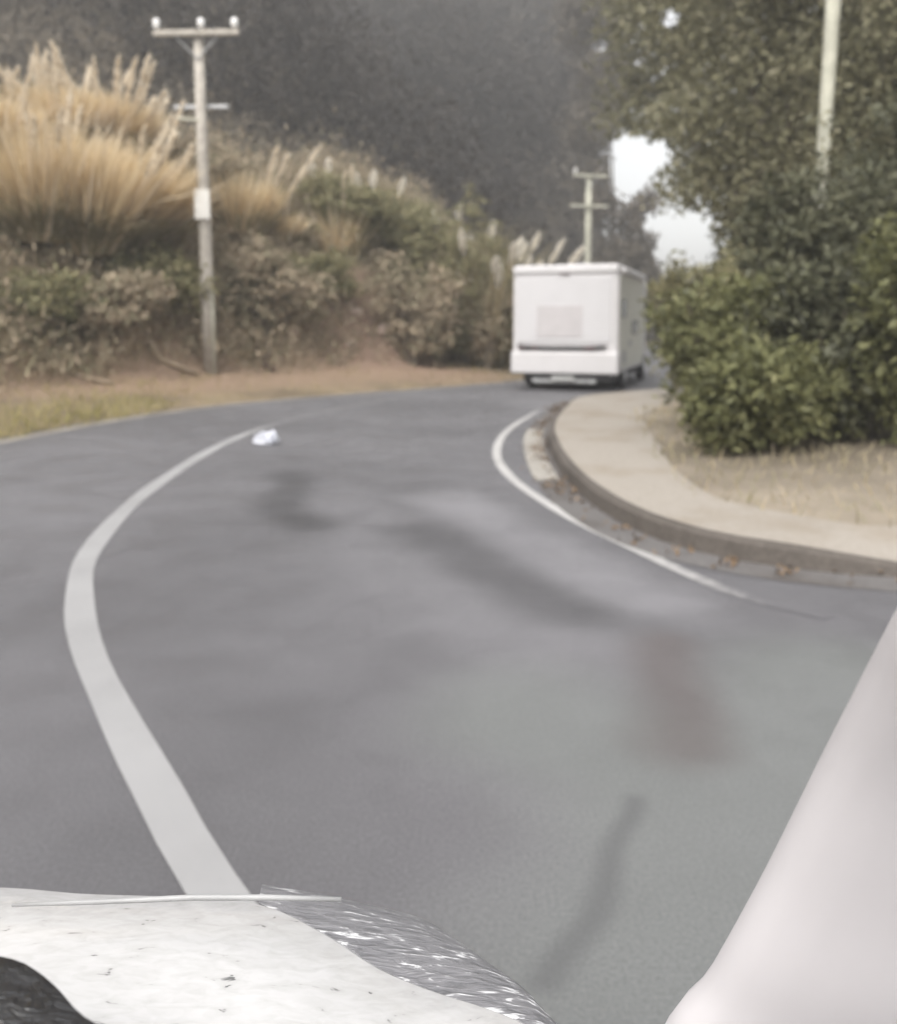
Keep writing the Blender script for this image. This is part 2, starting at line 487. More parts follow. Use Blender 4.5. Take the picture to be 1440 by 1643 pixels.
def footpath():
    n = 200; prof = [(0, 0), (.25, .25), (.5, .5), (.75, .75), (1, 1)]; V = []; Fc = []
    for t, _ in prof:
        for i in range(n): V.append((*(pl[i]*(1-t) + pe[i]*t), zk[i]*(1-t) + .15*t))
    for i in range(n): V.append((*(pw[i]), .06))
    for r in range(5):
        for i in range(n-1): Fc.append((r*n+i, (r*n+i)+1, (r+1)*n+i+1, (r+1)*n+i))
    o = mesh_obj('footpath', V, Fc, M_path); o['kind'] = 'structure'
footpath()
kk = (kerb[:, 1] > 8.0) & (kerb[:, 1] < 12.6) & (kerb[:, 0] < 3)
loft('drain_channel', kerb[kk] - kn[kk]*.30, kerb[kk] - kn[kk]*.06, M_channel, .011, .013)

# ------------------------------------------------------------------ foliage helpers
def quads(cen, ax, bx, bend=0.0):
    """leaf-shaped rhombi: cen +/- ax (length) and +/- bx (width)"""
    n = len(cen); V = np.empty((n, 4, 3))
    V[:, 0] = cen - ax; V[:, 1] = cen + bx - ax*.1; V[:, 2] = cen + ax; V[:, 3] = cen - bx - ax*.1
    return V.reshape(-1, 3), np.arange(4*n).reshape(n, 4)

def unit(v): return v/np.maximum(np.linalg.norm(v, axis=-1, keepdims=True), 1e-9)

def blob_points(blobs, n, shell=.55):
    """points spread through ellipsoids, denser towards their outsides; returns points and outward directions"""
    vol = np.array([b[1][0]*b[1][1]*b[1][2] for b in blobs])**.75; k = rng.choice(len(blobs), n, p=vol/vol.sum())
    c = np.array([b[0] for b in blobs], float)[k]; r = np.array([b[1] for b in blobs], float)[k]
    d = unit(rng.normal(size=(n, 3))); rad = (shell + (1-shell)*rng.random(n)**.8)
    lump = 1 + .16*np.sin(d[:, 0]*5 + k*1.7)*np.sin(d[:, 1]*6 + k) + .12*np.sin(d[:, 2]*9 + d[:, 0]*7 + k*2.1)
    return c + d*r*(rad*lump)[:, None], d

def leaf_mesh(name, P, out, size, mat, parent=None, asp=.42, droop=.3, up=.2):
    n = len(P); s = size*(.6 + .8*rng.random(n))[:, None]
    ax = unit(rng.normal(size=(n, 3)) + out*.6 + np.array([0, 0, -droop])); nn = unit(out*.8 + rng.normal(size=(n, 3))*.8 + np.array([0, 0, up]))
    bx = unit(np.cross(ax, nn))
    V, Fq = quads(P, ax*s, bx*s*asp)
    return mesh_obj(name, V, Fq, mat, parent)

def sprays(n_sp, blobs, per, spread, shell=.6):
    """leaves gathered in twig-end sprays, with gaps between"""
    P, d = blob_points(blobs, n_sp, shell)
    P = np.repeat(P, per, 0); d = np.repeat(d, per, 0)
    P = P + rng.normal(size=P.shape)*spread*np.array([1, 1, .7])
    return P, d

def blades(base, direc, length, width, nseg=4, curl=.5, face=None):
    """curved tapering grass ribbons; arrays of base points, initial directions, lengths"""
    n = len(base); hz = unit(np.stack([direc[:, 0], direc[:, 1], np.zeros(n)], 1) + 1e-6)
    side = unit(np.cross(direc, np.array([0, 0, 1.]) + rng.normal(size=(n, 3))*.3)) if face is None else face
    V = np.empty((n, (nseg+1)*2, 3)); p = base.copy(); d = direc.copy()
    for i in range(nseg+1):
        t = i/nseg; wv = (width*(1 - t**1.6*.93))[:, None]
        V[:, 2*i] = p - side*wv*.5; V[:, 2*i+1] = p + side*wv*.5
        d = unit(d + (hz*.7 + np.array([0, 0, -.75]))*(curl*t/nseg*1.6)[:, None] if hasattr(curl, '__len__') else d + (hz*.7 + np.array([0, 0, -.75]))*(curl*t/nseg*1.6))
        p = p + d*(length/nseg)[:, None]
    Fq = []
    for i in range(nseg): Fq.append([2*i, 2*i+1, 2*i+3, 2*i+2])
    Fq = (np.arange(n)[:, None, None]*((nseg+1)*2) + np.array(Fq)[None]).reshape(-1, 4)
    return V.reshape(-1, 3), Fq

# ------------------------------------------------------------------ plant materials
M_straw = leafmat('straw_blades', [(0.422, 0.334, 0.196), (0.645, 0.512, 0.316), (0.801, 0.656, 0.437), (0.875, 0.767, 0.542)], .7, .5, .3)
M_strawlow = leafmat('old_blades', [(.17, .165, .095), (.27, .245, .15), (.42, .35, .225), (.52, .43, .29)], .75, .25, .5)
M_stem = leafmat('pale_stems', [(.56, .45, .30), (.70, .58, .42), (.78, .67, .51), (.82, .72, .58)], .7, .45, .2)
M_plume = leafmat('plume_fluff', [(0.605, 0.517, 0.396), (0.748, 0.660, 0.528), (0.850, 0.781, 0.660)], .9, .4, .2)
M_plumew = leafmat('white_plume_fluff', [(.66, .60, .50), (.78, .74, .66), (.85, .82, .76)], .9, .4, .2)
M_scrub = leafmat('dry_scrub', [(0.180, 0.150, 0.102), (0.204, 0.192, 0.120), (0.300, 0.246, 0.174), (0.396, 0.318, 0.228), (0.480, 0.384, 0.282)], .8, .25, .65)
M_olive = leafmat('olive_leaves', [(0.105, 0.101, 0.053), (0.172, 0.164, 0.083), (0.247, 0.224, 0.120), (0.329, 0.284, 0.172)], .6, .3, .45)
M_green = leafmat('shrub_leaves', [(0.056, 0.057, 0.027), (0.106, 0.110, 0.048), (0.169, 0.169, 0.075), (0.250, 0.237, 0.125)], .5, .3, .45)
M_tree = leafmat('tree_leaves', [(0.078, 0.074, 0.044), (0.137, 0.130, 0.073), (0.202, 0.189, 0.111), (0.286, 0.260, 0.176)], .55, .35, .4)
M_deep = leafmat('deep_leaves', [(.042, .044, .027), (.076, .078, .047), (.125, .125, .075), (.185, .175, .112)], .5, .3, .45)
M_far = leafmat('far_leaves', [(.034, .030, .025), (.050, .044, .037), (.068, .058, .050), (.088, .074, .064)], .8, .4, .88, .07)
M_grass = leafmat('verge_blades', [(.13, .125, .035), (.24, .21, .08), (.36, .30, .15), (.44, .36, .22)], .7, .3, .6)
M_lush = leafmat('lush_blades', [(.17, .165, .05), (.26, .24, .08), (.36, .31, .13), (.44, .37, .19)], .7, .3, .4)
M_litter = leafmat('litter_leaves', [(.05, .032, .02), (.10, .065, .04), (.17, .115, .07), (.25, .18, .12)], .9, .1, .3)
M_bark = simple('bark', (.13, .105, .08), .9, .4, 12, bump=.6)
M_dead = simple('dead_wood', (.30, .235, .165), .9, .35, 14, bump=.5)

# ------------------------------------------------------------------ grass and scrub that nobody could count
def patch_blades(name, n, cond, box, mat, lmin, lmax, wd, label):
    x = rng.uniform(box[0], box[1], n); y = rng.uniform(box[2], box[3], n)
    dl = sd_poly(outer, x, y, 1); dr = sd_poly(kerb, x, y, -1)
    dp = sd_poly(path_r, x, y, -1)
    k = cond(x, y, dl, dr, dp); x, y = x[k], y[k]
    z = height(x, y) - .01; m = len(x)
    d = unit(np.stack([rng.normal(size=m)*.45, rng.normal(size=m)*.45, np.ones(m)], 1))
    V, Fq = blades(np.stack([x, y, z], 1), d, rng.uniform(lmin, lmax, m), np.full(m, wd)*rng.uniform(.6, 1.3, m), 3, .9)
    return tag(mesh_obj(name, V, Fq, mat), label, 'grass', kind='stuff')

pn = lambda x, y: .5 + .5*np.sin(x*1.3 + 2*np.sin(y*.7))*np.sin(y*1.7 + np.sin(x*.9))
patch_blades('verge_grass', 60000, lambda x, y, dl, dr, dp: (dl > -.10) & (dl < 4.2) & (rng.random(len(x)) < (.12 + .6*pn(x, y))*np.where(x > -5.2, .16, .8)),
             (-11, 3, 7, 32), M_grass, .07, .24, .014, 'dry yellow grass on the verge below the cut bank')
patch_blades('green_grass', 12000, lambda x, y, dl, dr, dp: (dl > .02) & (dl < 1.8) & (x < -4.9) & (rng.random(len(x)) < 1.1 - .5*dl),
             (-9, -4.3, 6, 16), M_lush, .08, .2, .014, 'bright green grass along the far road edge')
patch_blades('dry_grass', 18000, lambda x, y, dl, dr, dp: (dp > -.12) & (dp < 2.2) & (dl < 0) & (rng.random(len(x)) < .55*pn(x*1.5, y*1.5) + .15),
             (1.5, 9, 4.6, 20), M_strawlow, .05, .2, .012, 'thin dry grass between the footpath and the shrubs')

def leaf_litter():
    i = rng.integers(0, len(kerb), 5200); t = rng.normal(size=5200)
    P = kerb[i] + kn[i]*(-.06 - .09*np.abs(t))[:, None] + rng.normal(size=(5200, 2))*.05
    k = (P[:, 1] > 3) & (P[:, 1] < 18); P = P[k]
    keep = rng.random(len(P)) < .25 + .75*(np.sin(P[:, 0]*5)*np.sin(P[:, 1]*3) > -.2); P = P[keep]
    Q = np.column_stack([P, .012 + .03*rng.random(len(P))])
    tag(leaf_mesh('leaf_litter', Q, np.tile([0, 0, 1.], (len(Q), 1)), .022, M_litter, asp=.5), 'brown leaf litter lying in the gutter along the kerb', 'leaf litter', kind='stuff')
leaf_litter()

def bank_scrub():
    n = 90000
    x = rng.uniform(-18, 7, n); y = rng.uniform(12, 40, n); dl = sd_poly(outer, x, y, 1)
    rp = hit(590, 545); dd = np.hypot(x - rp[0], y - rp[1])
    dens = sstep(2.7, 3.9, dl)*(1 - .75*sstep(8, 11, dl))*(.45 + .55*(pn(x*.8, y*.8) > .42)) * (1 - .6*(dd < 1.7))
    k = (dl > 2.6) & (dl < 16) & (rng.random(n) < dens*.8); x, y = x[k], y[k]; z = height(x, y)
    P = np.repeat(np.stack([x, y, z], 1), 9, 0)
    P = P + np.abs(rng.normal(size=P.shape))*np.array([0, 0, .36])*(.7 + 1.3*pn(x*1.1 + 2, y*1.3))[:, None].repeat(9, 0) + rng.normal(size=P.shape)*np.array([.22, .22, .05])
    o = leaf_mesh('bank_scrub', P, np.tile([0, 0, 1.], (len(P), 1)), .085, M_scrub, asp=.28, droop=-.4)
    tag(o, 'dry brown and olive scrub covering the cut bank', 'scrub', kind='stuff')
    m = int(len(x)*1.1); i = rng.integers(0, len(x), m)
    d = unit(np.stack([rng.normal(size=m)*.6 + .1, rng.normal(size=m)*.6 - .25, np.ones(m)*.9], 1))
    V, Fq = blades(np.stack([x[i], y[i], z[i]], 1) + rng.normal(size=(m, 3))*np.array([.2, .2, 0]), d, rng.uniform(.35, 1.15, m), rng.uniform(.012, .03, m), 4, 1.2)
    tag(mesh_obj('bank_grass', V, Fq, M_strawlow), 'long dead grass hanging down the cut bank', 'grass', kind='stuff')
bank_scrub()

def far_forest():
    P, out = [], []
    n = 3800; x = rng.uniform(-110, 40, n); y = rng.uniform(42, 185, n)
    bear = x/y; k = (bear > -.62) & (bear < .168); x, y = x[k], y[k]; z = height(x, y); k = (z > 2.0) & (x/y < .178 - 3.0/y)
    for a, b, c in zip(x[k], y[k], z[k]):
        h = rng.uniform(3.5, 8); r = h*rng.uniform(.33, .55); m = 60 if b > 90 else 170
        q, d = blob_points([((a, b, c + h*.55), (r, r, h*.5)), ((a + r*.5*rng.normal(), b, c + h*.4), (r*.7, r*.7, h*.34))], m, .6)
        P.append(q); out.append(d)
    P = np.vstack(P); out = np.vstack(out)
    s = .0045*P[:, 1] + .12
    n = len(P); ax = unit(rng.normal(size=(n, 3)) + out*.5); bx = unit(np.cross(ax, out + rng.normal(size=(n, 3))*.7))
    V, Fq = quads(P, ax*s[:, None]*.8, bx*s[:, None]*.42)
    tag(mesh_obj('far_forest', V, Fq, M_far), 'dark grey-brown forest covering the steep hillside behind the road', 'forest', kind='stuff')
far_forest()

def hill_scrub():
    n = 16000; x = rng.uniform(-46, 6, n); y = rng.uniform(36, 66, n); z = height(x, y); k = (z > 4) & (x/y < .1)
    P = np.repeat(np.stack([x, y, z], 1)[k], 7, 0); P = P + np.abs(rng.normal(size=P.shape))*np.array([0, 0, .6]) + rng.normal(size=P.shape)*np.array([.5, .5, .1])
    tag(leaf_mesh('hill_scrub', P, np.tile([0, -.3, 1.], (len(P), 1)), .2, M_hill, asp=.4, droop=-.2), 'grey-brown scrub on the rounded spur behind the cut bank', 'scrub', kind='stuff')
M_hill = leafmat('hill_scrub_leaves', [(.075, .064, .048), (.105, .09, .068), (.14, .118, .09), (.18, .15, .12)], .8, .15, .8, .12)
hill_scrub()

# ------------------------------------------------------------------ pampas and shrubs on the bank
def plume_mesh(mat, ln=.75, r=.085, n=150):
    t = rng.random(n); a = rng.uniform(0, 2*math.pi, n)
    rr = r*np.sin(np.clip(t*.95 + .05, 0, 1)*math.pi)**.7*rng.random(n)**.5
    P = np.stack([rr*np.cos(a), rr*np.sin(a), t*ln], 1)
    d = unit(np.stack([np.cos(a)*.5, np.sin(a)*.5, np.ones(n)], 1) + rng.normal(size=(n, 3))*.15)
    V, Fq = quads(P, d*.10, unit(np.cross(d, rng.normal(size=(n, 3))))*.022)
    me = mesh_obj('plume', V, Fq, mat); m = me.data; bpy.data.objects.remove(me); return m
PL_STRAW = [plume_mesh(M_plume, .8 + .2*i, .055, 110) for i in range(3)]
PL_WHITE = [plume_mesh(M_plumew, .42 + .1*i, .085, 150) for i in range(3)]

def pampas(x, y, rad, tall, n_bl, n_pl, label, straw=True, plumes=PL_STRAW, lean=(0, 0), fan=1.0):
    z = H1(x, y); t = empty('pampas_grass', (x, y, z - .05), label, 'pampas grass', 'pampas grass clumps on the cut bank')
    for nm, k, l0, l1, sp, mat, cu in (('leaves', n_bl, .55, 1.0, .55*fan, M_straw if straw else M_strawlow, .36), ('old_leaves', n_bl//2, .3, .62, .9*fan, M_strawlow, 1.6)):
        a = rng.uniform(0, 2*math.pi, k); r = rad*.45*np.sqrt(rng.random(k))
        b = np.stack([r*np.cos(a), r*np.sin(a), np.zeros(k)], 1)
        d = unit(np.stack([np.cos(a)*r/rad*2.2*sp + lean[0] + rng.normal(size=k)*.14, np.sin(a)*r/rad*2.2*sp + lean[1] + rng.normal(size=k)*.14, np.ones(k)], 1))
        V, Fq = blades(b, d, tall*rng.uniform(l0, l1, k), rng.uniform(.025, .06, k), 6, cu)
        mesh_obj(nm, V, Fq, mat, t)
    if straw:
        k = int(n_bl*.075); a = rng.uniform(0, 2*math.pi, k); r = rad*.55*np.sqrt(rng.random(k))
        d = unit(np.stack([np.cos(a)*r/rad*1.5*fan + lean[0]*1.6 + rng.normal(size=k)*.12, np.sin(a)*r/rad*1.4 + lean[1] + rng.normal(size=k)*.12, np.ones(k)], 1))
        V, Fq = blades(np.stack([r*np.cos(a), r*np.sin(a), tall*.12*rng.random(k)], 1), d, tall*rng.uniform(.62, 1.05, k), rng.uniform(.05, .10, k), 6, .22)
        mesh_obj('dead_stems', V, Fq, M_stem, t)
    for i in range(n_pl):
        a = rng.uniform(0, 2*math.pi); r = rad*.42*math.sqrt(rng.random())
        d = Vector((math.cos(a)*r/rad*1.7*fan + lean[0] + rng.normal()*.08, math.sin(a)*r/rad*1.7*fan + lean[1] + rng.normal()*.08, 1)).normalized()
        L = tall*rng.uniform(.72, 1.0); b = Vector((r*math.cos(a), r*math.sin(a), 0))
        o = bpy.data.objects.new('plume', plumes[i % 3]); C.objects.link(o); o.parent = t
        o.location = b + d*(L*.86); q = d.to_track_quat('Z', 'Y'); o.rotation_euler = q.to_euler()
        s = rng.uniform(.85, 1.25); o.scale = (s, s, s)
        st = MB(); st.tube([b, b + d*L*.5, b + d*L*.9], [.012, .009, .006], 5, False)
        st.build('stalk', M_straw, t)
    return t

def bank_at(u, Y):
    x = (u - 720)/F_PX*Y; return x, Y
def reach(u, v, Y, lo=.8):
    return max(lo, at(u, v, Y)[2] - H1((u - 720)/F_PX*Y, Y))
for (u, Y, rad, vt, nb, npl, lab, lean, fan) in [
    (-40, 21.0, 1.5, 140, 2600, 12, 'tall straw coloured pampas clump at the photo\'s left border, on the bank', (0, 0), .8),
    (40, 21.5, 1.5, 135, 3000, 16, 'tallest straw pampas clump with many pale plumes, left of the pole', (.03, 0), .8),
    (120, 20.8, 1.5, 160, 3000, 15, 'dense straw pampas clump in the middle of the big stand', (.05, 0), .9),
    (185, 21.5, 1.4, 180, 2800, 16, 'straw pampas clump at the right of the big stand, plumes fanning towards the pole', (.10, 0), .9),
    (215, 20.4, 1.2, 225, 2400, 9, 'low straw pampas clump leaning to the wooden pole', (.26, -.05), 1.1),
    (150, 19.5, 1.3, 200, 3200, 9, 'straw pampas clump at the front of the big stand, nearest the pole foot', (.10, -.1), 1.),
    (75, 18.9, 1.4, 185, 3400, 8, 'straw pampas clump at the front middle of the big stand', (.02, -.1), .9),
    (-5, 18.7, 1.4, 170, 3400, 8, 'straw pampas clump at the front left of the big stand, above the green grass', (.0, -.1), .9)]:
    pampas(*bank_at(u, Y), rad, reach(u, vt, Y, 1.5), nb, npl, lab, True, PL_STRAW, lean, fan)
for (u, Y, rad, vt, nb, npl, lab, pl_, lean, fan) in [
    (390, 23.5, 1.3, 265, 1200, 6, 'yellowish pampas clump just right of the wooden pole', PL_STRAW, (.03, 0), .9),
    (450, 24.5, 1.0, 330, 700, 2, 'small faded pampas clump between the pole and the brown slope', PL_STRAW, (.1, -.1), 1.),
    (510, 26.5, .8, 262, 420, 3, 'thin pampas clump with one tall pale plume on the bank top', PL_WHITE, (.0, 0), .45),
    (600, 27, .9, 272, 440, 4, 'pampas clump with short white plumes on the crest above the red soil', PL_WHITE, (.05, 0), .6),
    (545, 25.5, .8, 320, 400, 5, 'pampas clump with grey plumes below the crest above the red soil', PL_STRAW, (.05, 0), .6),
    (722, 27, .8, 318, 400, 4, 'pampas clump with white plumes on the shoulder of the bank', PL_WHITE, (.2, 0), .7),
    (768, 26.5, .9, 335, 420, 16, 'pampas clump with bright white plumes beside the motorhome roof', PL_WHITE, (.12, -.05), .9),
    (792, 26.2, .7, 385, 360, 14, 'low pampas clump with white plumes nearest the motorhome', PL_WHITE, (.15, -.05), .9)]:
    pampas(*bank_at(u, Y), rad, reach(u, vt, Y), nb, npl, lab, pl_ is PL_STRAW, pl_, lean, fan)

def shrub(x, y, rx, ry, h, n, size, mat, label, name='shrub', lobes=6, cat='shrub', group=None, asp=.42, base=None, per=14):
    z = (H1(x, y) if base is None else base) - .03; t = empty(name, (x, y, z), label, cat, group)
    bl = [((0, 0, h*.48), (rx*.72, ry*.72, h*.46))]
    for i in range(lobes):
        a = rng.uniform(0, 2*math.pi); rr = rng.uniform(.4, .75); zz = rng.uniform(.22, .82)
        s = rng.uniform(.28, .5)
        bl.append(((rx*rr*math.cos(a), ry*rr*math.sin(a), h*zz), (rx*s, ry*s, h*s*.62)))
    P, d = sprays(n//per, bl, per, size*1.5, .5); k = P[:, 2] > .04
    leaf_mesh('crown', P[k], d[k], size, mat, t, asp)
    mb = MB()
    for i in range(6):
        a = rng.uniform(0, 2*math.pi); e = Vector((rx*.5*math.cos(a), ry*.5*math.sin(a), h*rng.uniform(.5, .8)))
        mb.tube([(rng.normal()*.05, rng.normal()*.05, 0), e*.5 + Vector((0, 0, .1*h)), e], [.035*h**.5, .022*h**.5, .006], 6)
    mb.build('stems', M_bark, t)
    return t

for (u, Y, rx, vt, n, mat, lab) in [
    (300, 23, 1.7, 330, 6200, M_scrub, 'brown leafless shrub behind the wooden pole'),
    (60, 17.7, 1.5, 435, 6200, M_olive, 'dull olive shrub under the tall pampas at the left'),
    (160, 18.5, 1.4, 425, 6200, M_scrub, 'brown shrub hanging below the pampas left of the pole'),
    (255, 19.9, 1.3, 390, 5200, M_olive, 'small olive shrub on the bank just left of the pole'),
    (425, 22, 1.5, 380, 5600, M_scrub, 'brown shrub on the bank face right of the pole'),
    (500, 23.5, 1.5, 400, 5600, M_olive, 'dark olive shrub in the middle of the bank face'),
    (560, 26, 1.9, 285, 7400, M_olive, 'rounded olive shrub below the bank crest above the red soil'),
    (640, 27, 1.9, 300, 7400, M_olive, 'olive shrub right of the crest plumes'),
    (695, 26.5, 1.6, 315, 7000, M_olive, 'green olive shrub on the bank shoulder'),
    (745, 26, 1.4, 365, 6200, M_olive, 'smaller olive shrub beneath the white plumes near the motorhome'),
    (785, 25.5, 1.0, 430, 5200, M_scrub, 'brown shrub at the end of the bank beside the motorhome'),
    (660, 24.3, 1.3, 420, 5600, M_scrub, 'dry brown shrub low on the bank right of the red soil')]:
    x, y = bank_at(u, Y); shrub(x, y, rx, rx*.8, reach(u, vt, Y, .9), n, .075, mat, lab, 'bank_shrub', 7, 'shrub', 'shrubs on the cut bank')

# reddish rocks, dead wood
def rock(u, v, r, label, mat, group=None):
    p = hit(u, v); k = 10
    import bmesh
    bm = bmesh.new(); bmesh.ops.create_icosphere(bm, subdivisions=2, radius=1)
    sd_ = rng.normal(size=3)*3
    for q in bm.verts:
        c = q.co; f = 1 + .22*math.sin(c.x*3 + sd_[0])*math.sin(c.y*3.3 + sd_[1]) + .12*math.sin(c.z*6 + sd_[2] + c.x*4)
        q.co = Vector((c.x*r*1.2*f, c.y*r*f, c.z*r*.75*f))
    me = bpy.data.meshes.new('rock'); bm.to_mesh(me); bm.free(); me.materials.append(mat)
    o = bpy.data.objects.new('rock', me); C.objects.link(o); o.location = (p[0], p[1], p[2] + r*.3)
    o.rotation_euler = (rng.normal()*.3, rng.normal()*.3, rng.uniform(0, 6)); tag(o, label, 'rock', group)
M_rock = simple('pale_rock', (.46, .36, .30), .9, .25, 9, bump=.4); M_rockd = simple('dark_rock', (.15, .105, .085), .9, .3, 9, bump=.4)
rock(617, 535, .24, 'largest pale rock, on the red soil of the slip', M_rock)
rock(562, 558, .15, 'small pale rock low in the red soil slip', M_rock)
rock(572, 508, .20, 'pale rock at the top of the red soil slip', M_rock)
rock(655, 556, .17, 'dark rock at the right foot of the red soil slip', M_rockd)
rock(662, 580, .15, 'dark rock on the verge below the red soil slip', M_rockd)
rock(470, 540, .20, 'pale rock at the left side of the red soil slip', M_rock)

def deadwood(pts, r0, r1, label, mat=M_dead):
    P = [Vector(hit(u, v)) + Vector((0, -.1, r0 + .06*i*0)) for i, (u, v) in enumerate(pts)]
    c = P[0].copy(); mb = MB(); n = len(P)
    Q = [p - c for p in P]
    fine = []
    for i in range(n-1):
        for t in (0, .33, .66): fine.append(Q[i].lerp(Q[i+1], t) + Vector(rng.normal(size=3)*.02))
    fine.append(Q[-1])
    rad = list(np.linspace(r0, r1, len(fine))*(1 + .12*rng.normal(size=len(fine))))
    mb.tube(fine, rad, 8)
    k = len(fine)//2; mb.tube([fine[k], fine[k] + Vector((.12, -.1, .25)), fine[k] + Vector((.18, -.12, .42))], [r1*.8, r1*.5, .008], 6)
    o = mb.build('fallen_branch', mat, None, True); o.location = c; tag(o, label, 'branch')
deadwood([(240, 556), (262, 584), (320, 604)], .085, .05, 'pale broken branch lying at the foot of the bank left of the pole')
deadwood([(404, 560), (425, 590), (440, 598)], .10, .07, 'dark short log on the bank foot right of the pole', simple('rotten_wood', (.09, .06, .045), .9, .3, 10, bump=.5))
deadwood([(60, 592), (120, 604), (185, 618)], .05, .035, 'thin pale branch on the verge at the left')

def leaning_stalk():
    a, b = at(200, 352, 19.4), at(318, 310, 19.2); m = (a + b)/2 + np.array([0, 0, .12])
    z = H1(a[0] - 1.2, a[1]+.6); c = Vector((a[0]-.7, a[1]+.3, a[2]-.55)); mb = MB()
    mb.tube([Vector((0, 0, -.3)), Vector(a) - c, Vector(m) - c, Vector(b) - c], [.03, .035, .03, .016], 7)
    o = mb.build('dead_stalk', simple('dry_stalk', (.56, .45, .30), .8, .2, 8), None, True); o.location = c
    tag(o, 'long pale dead stalk leaning from the pampas to the pole', 'dead stalk')
leaning_stalk()

# ------------------------------------------------------------------ utility poles
M_wood = simple('weathered_pole_wood', (.335, .305, .265), .85, .22, 7, bump=.3)
M_pale = simple('pale_pole_wood', (.41, .40, .325), .8, .15, 6, bump=.2)
M_ceram = simple('insulator_porcelain', (.82, .81, .79), .25, .05, 5)
M_steel = simple('galvanised_steel', (.35, .35, .35), .5, .15, 8, metal=.6)
M_white = simple('white_sheet', (.62, .60, .56), .5, .05, 5)

def utility_pole(x, y, z, h, r0, r1, label, arms=True, mat=M_wood, arm_w=1.15, arm_dir=0.0, notice=False, lean=0.0, ins=(-.95, .12, .93), low=True):
    t = empty('utility_pole', (x, y, z - .1), label, 'utility pole', None, arm_dir)
    t.rotation_euler = (0, lean, arm_dir)
    mb = MB(); mb.tube([(0, 0, 0), (0, 0, h*.33), (0, 0, h*.66), (0, 0, h+.1)], [r0, r0*.66+r1*.34, r0*.33+r1*.67, r1], 14); mb.build('pole', mat, t, True)
    if arms:
        mb = MB(); mb.box(-arm_w, arm_w, -r1-.11, -r1, h-.02, h+.10, .012); mb.build('crossarm', mat, t)
        for q in ins:
            s = MB(); s.lathe((q*arm_w*.97, -r1-.05, h+.10), [(.02, 0), (.02, .06), (.075, .07), (.085, .10), (.05, .13), (.085, .15), (.075, .20), (.045, .24), (.01, .25)], 12)
            s.build('insulator', M_ceram, t, True)
        s = MB(); s.tube([(-arm_w*.5, -r1-.02, h-.02), (0, -r1-.02, h-.5)], .016, 6); s.tube([(arm_w*.5, -r1-.02, h-.02), (0, -r1-.02, h-.5)], .016, 6); s.build('arm_brace', M_steel, t)
    if low:
        mb = MB(); z1 = h*.805; mb.box(-arm_w*.68, arm_w*.62, r1, r1+.09, z1-.04, z1+.04, .01); mb.build('lower_crossarm', M_steel, t)
    return t
pp = hit(338, 600); zb = pp[2]
top_z = at(328, 52, pp[1])[2]
hp = top_z - zb
t = utility_pole(pp[0], pp[1], zb, hp, .165, .105, 'weathered wooden power pole with three white insulators on the left verge', True, M_wood, .93, 0, lean=-.012)
s = MB(); z1 = hp*.76; s.tube([(0, -.10, z1), (-.5, -.14, z1+.03)], .03, 8); s.build('bracket', M_pale, t)
s = MB(); zz = hp*.515; s.box(-.165, .165, -.20, -.135, zz-.32, zz+.32, .01); s.build('notice_board', M_white, t)
s = MB(); s.tube([(.14, -.13, .1), (.135, -.125, hp*.26), (.10, -.12, hp*.27)], .035, 8); s.build('cable_guard', M_pale, t, True)

p2 = at(945, 300, 40)
t2 = utility_pole(p2[0], 40, H1(p2[0], 40), at(943, 281, 40)[2] - H1(p2[0], 40), .19, .13, 'pale power pole rising behind the motorhome roof', True, M_pale, .8, R(12), ins=(-.9,), low=False)
h2 = at(943, 281, 40)[2] - H1(p2[0], 40)
s = MB(); s.box(-.95, .85, -.26, -.16, h2-1.35, h2-1.24, .01); s.build('lower_crossarm', M_pale, t2)
p3 = at(1307, 300, 13.5)
utility_pole(p3[0], 13.5, H1(p3[0], 13.5), 9.0, .085, .12, 'smooth pale green pole standing in the right-hand trees', False, M_pale, low=False, lean=.03)

# ------------------------------------------------------------------ right-hand shrubs and trees
GAPS = [[(978, 232), (1005, 215), (1075, 228), (1066, 268), (1034, 290), (1008, 330), (980, 310)],
        [(1036, 345), (1060, 328), (1084, 350), (1112, 336), (1146, 350), (1130, 380), (1148, 402), (1120, 424), (1128, 446), (1102, 486), (1086, 456), (1064, 444), (1048, 408), (1056, 380), (1032, 370)],
        [(950, 68), (962, 62), (974, 70), (970, 84), (955, 86)], [(1060, 20), (1076, 12), (1092, 20), (1092, 40), (1074, 48), (1062, 38)]]
def proj(P):
    d = P - np.array([0, 0, CAM_H]); cp, sp = math.cos(PITCH), math.sin(PITCH)
    fz = d[:, 1]*cp - d[:, 2]*sp; up = d[:, 1]*sp + d[:, 2]*cp
    return W_PX/2 + F_PX*d[:, 0]/fz, CY - F_PX*up/fz
def in_poly(u, v, poly):
    r = np.zeros(len(u), bool); n = len(poly)
    for i in range(n):
        (x0, y0), (x1, y1) = poly[i], poly[(i+1) % n]
        c = ((y0 > v) != (y1 > v)) & (u < (x1-x0)*(v-y0)/((y1-y0) or 1e-6) + x0); r ^= c
    return r
def open_gaps(P, per, amt=1.0):
    """the crowns leave two openings to the sky where no branch grows"""
    u, v = proj(P); q = rng.normal(size=(len(u)//per + 1, 3)); u = u + q[:, 0].repeat(per)[:len(u)]*8; v = v + q[:, 1].repeat(per)[:len(u)]*8
    k = np.zeros(len(u), bool)
    for g in GAPS: k |= in_poly(u, v, g)
    k &= (rng.random(len(u)//per + 1) < .97).repeat(per)[:len(u)]
    u0, v0 = proj(P); inner = np.zeros(len(u), bool)
    for g in GAPS: inner |= in_poly(u0, v0, g)
    return ~(k | (inner & (rng.random(len(u)) < .8)))

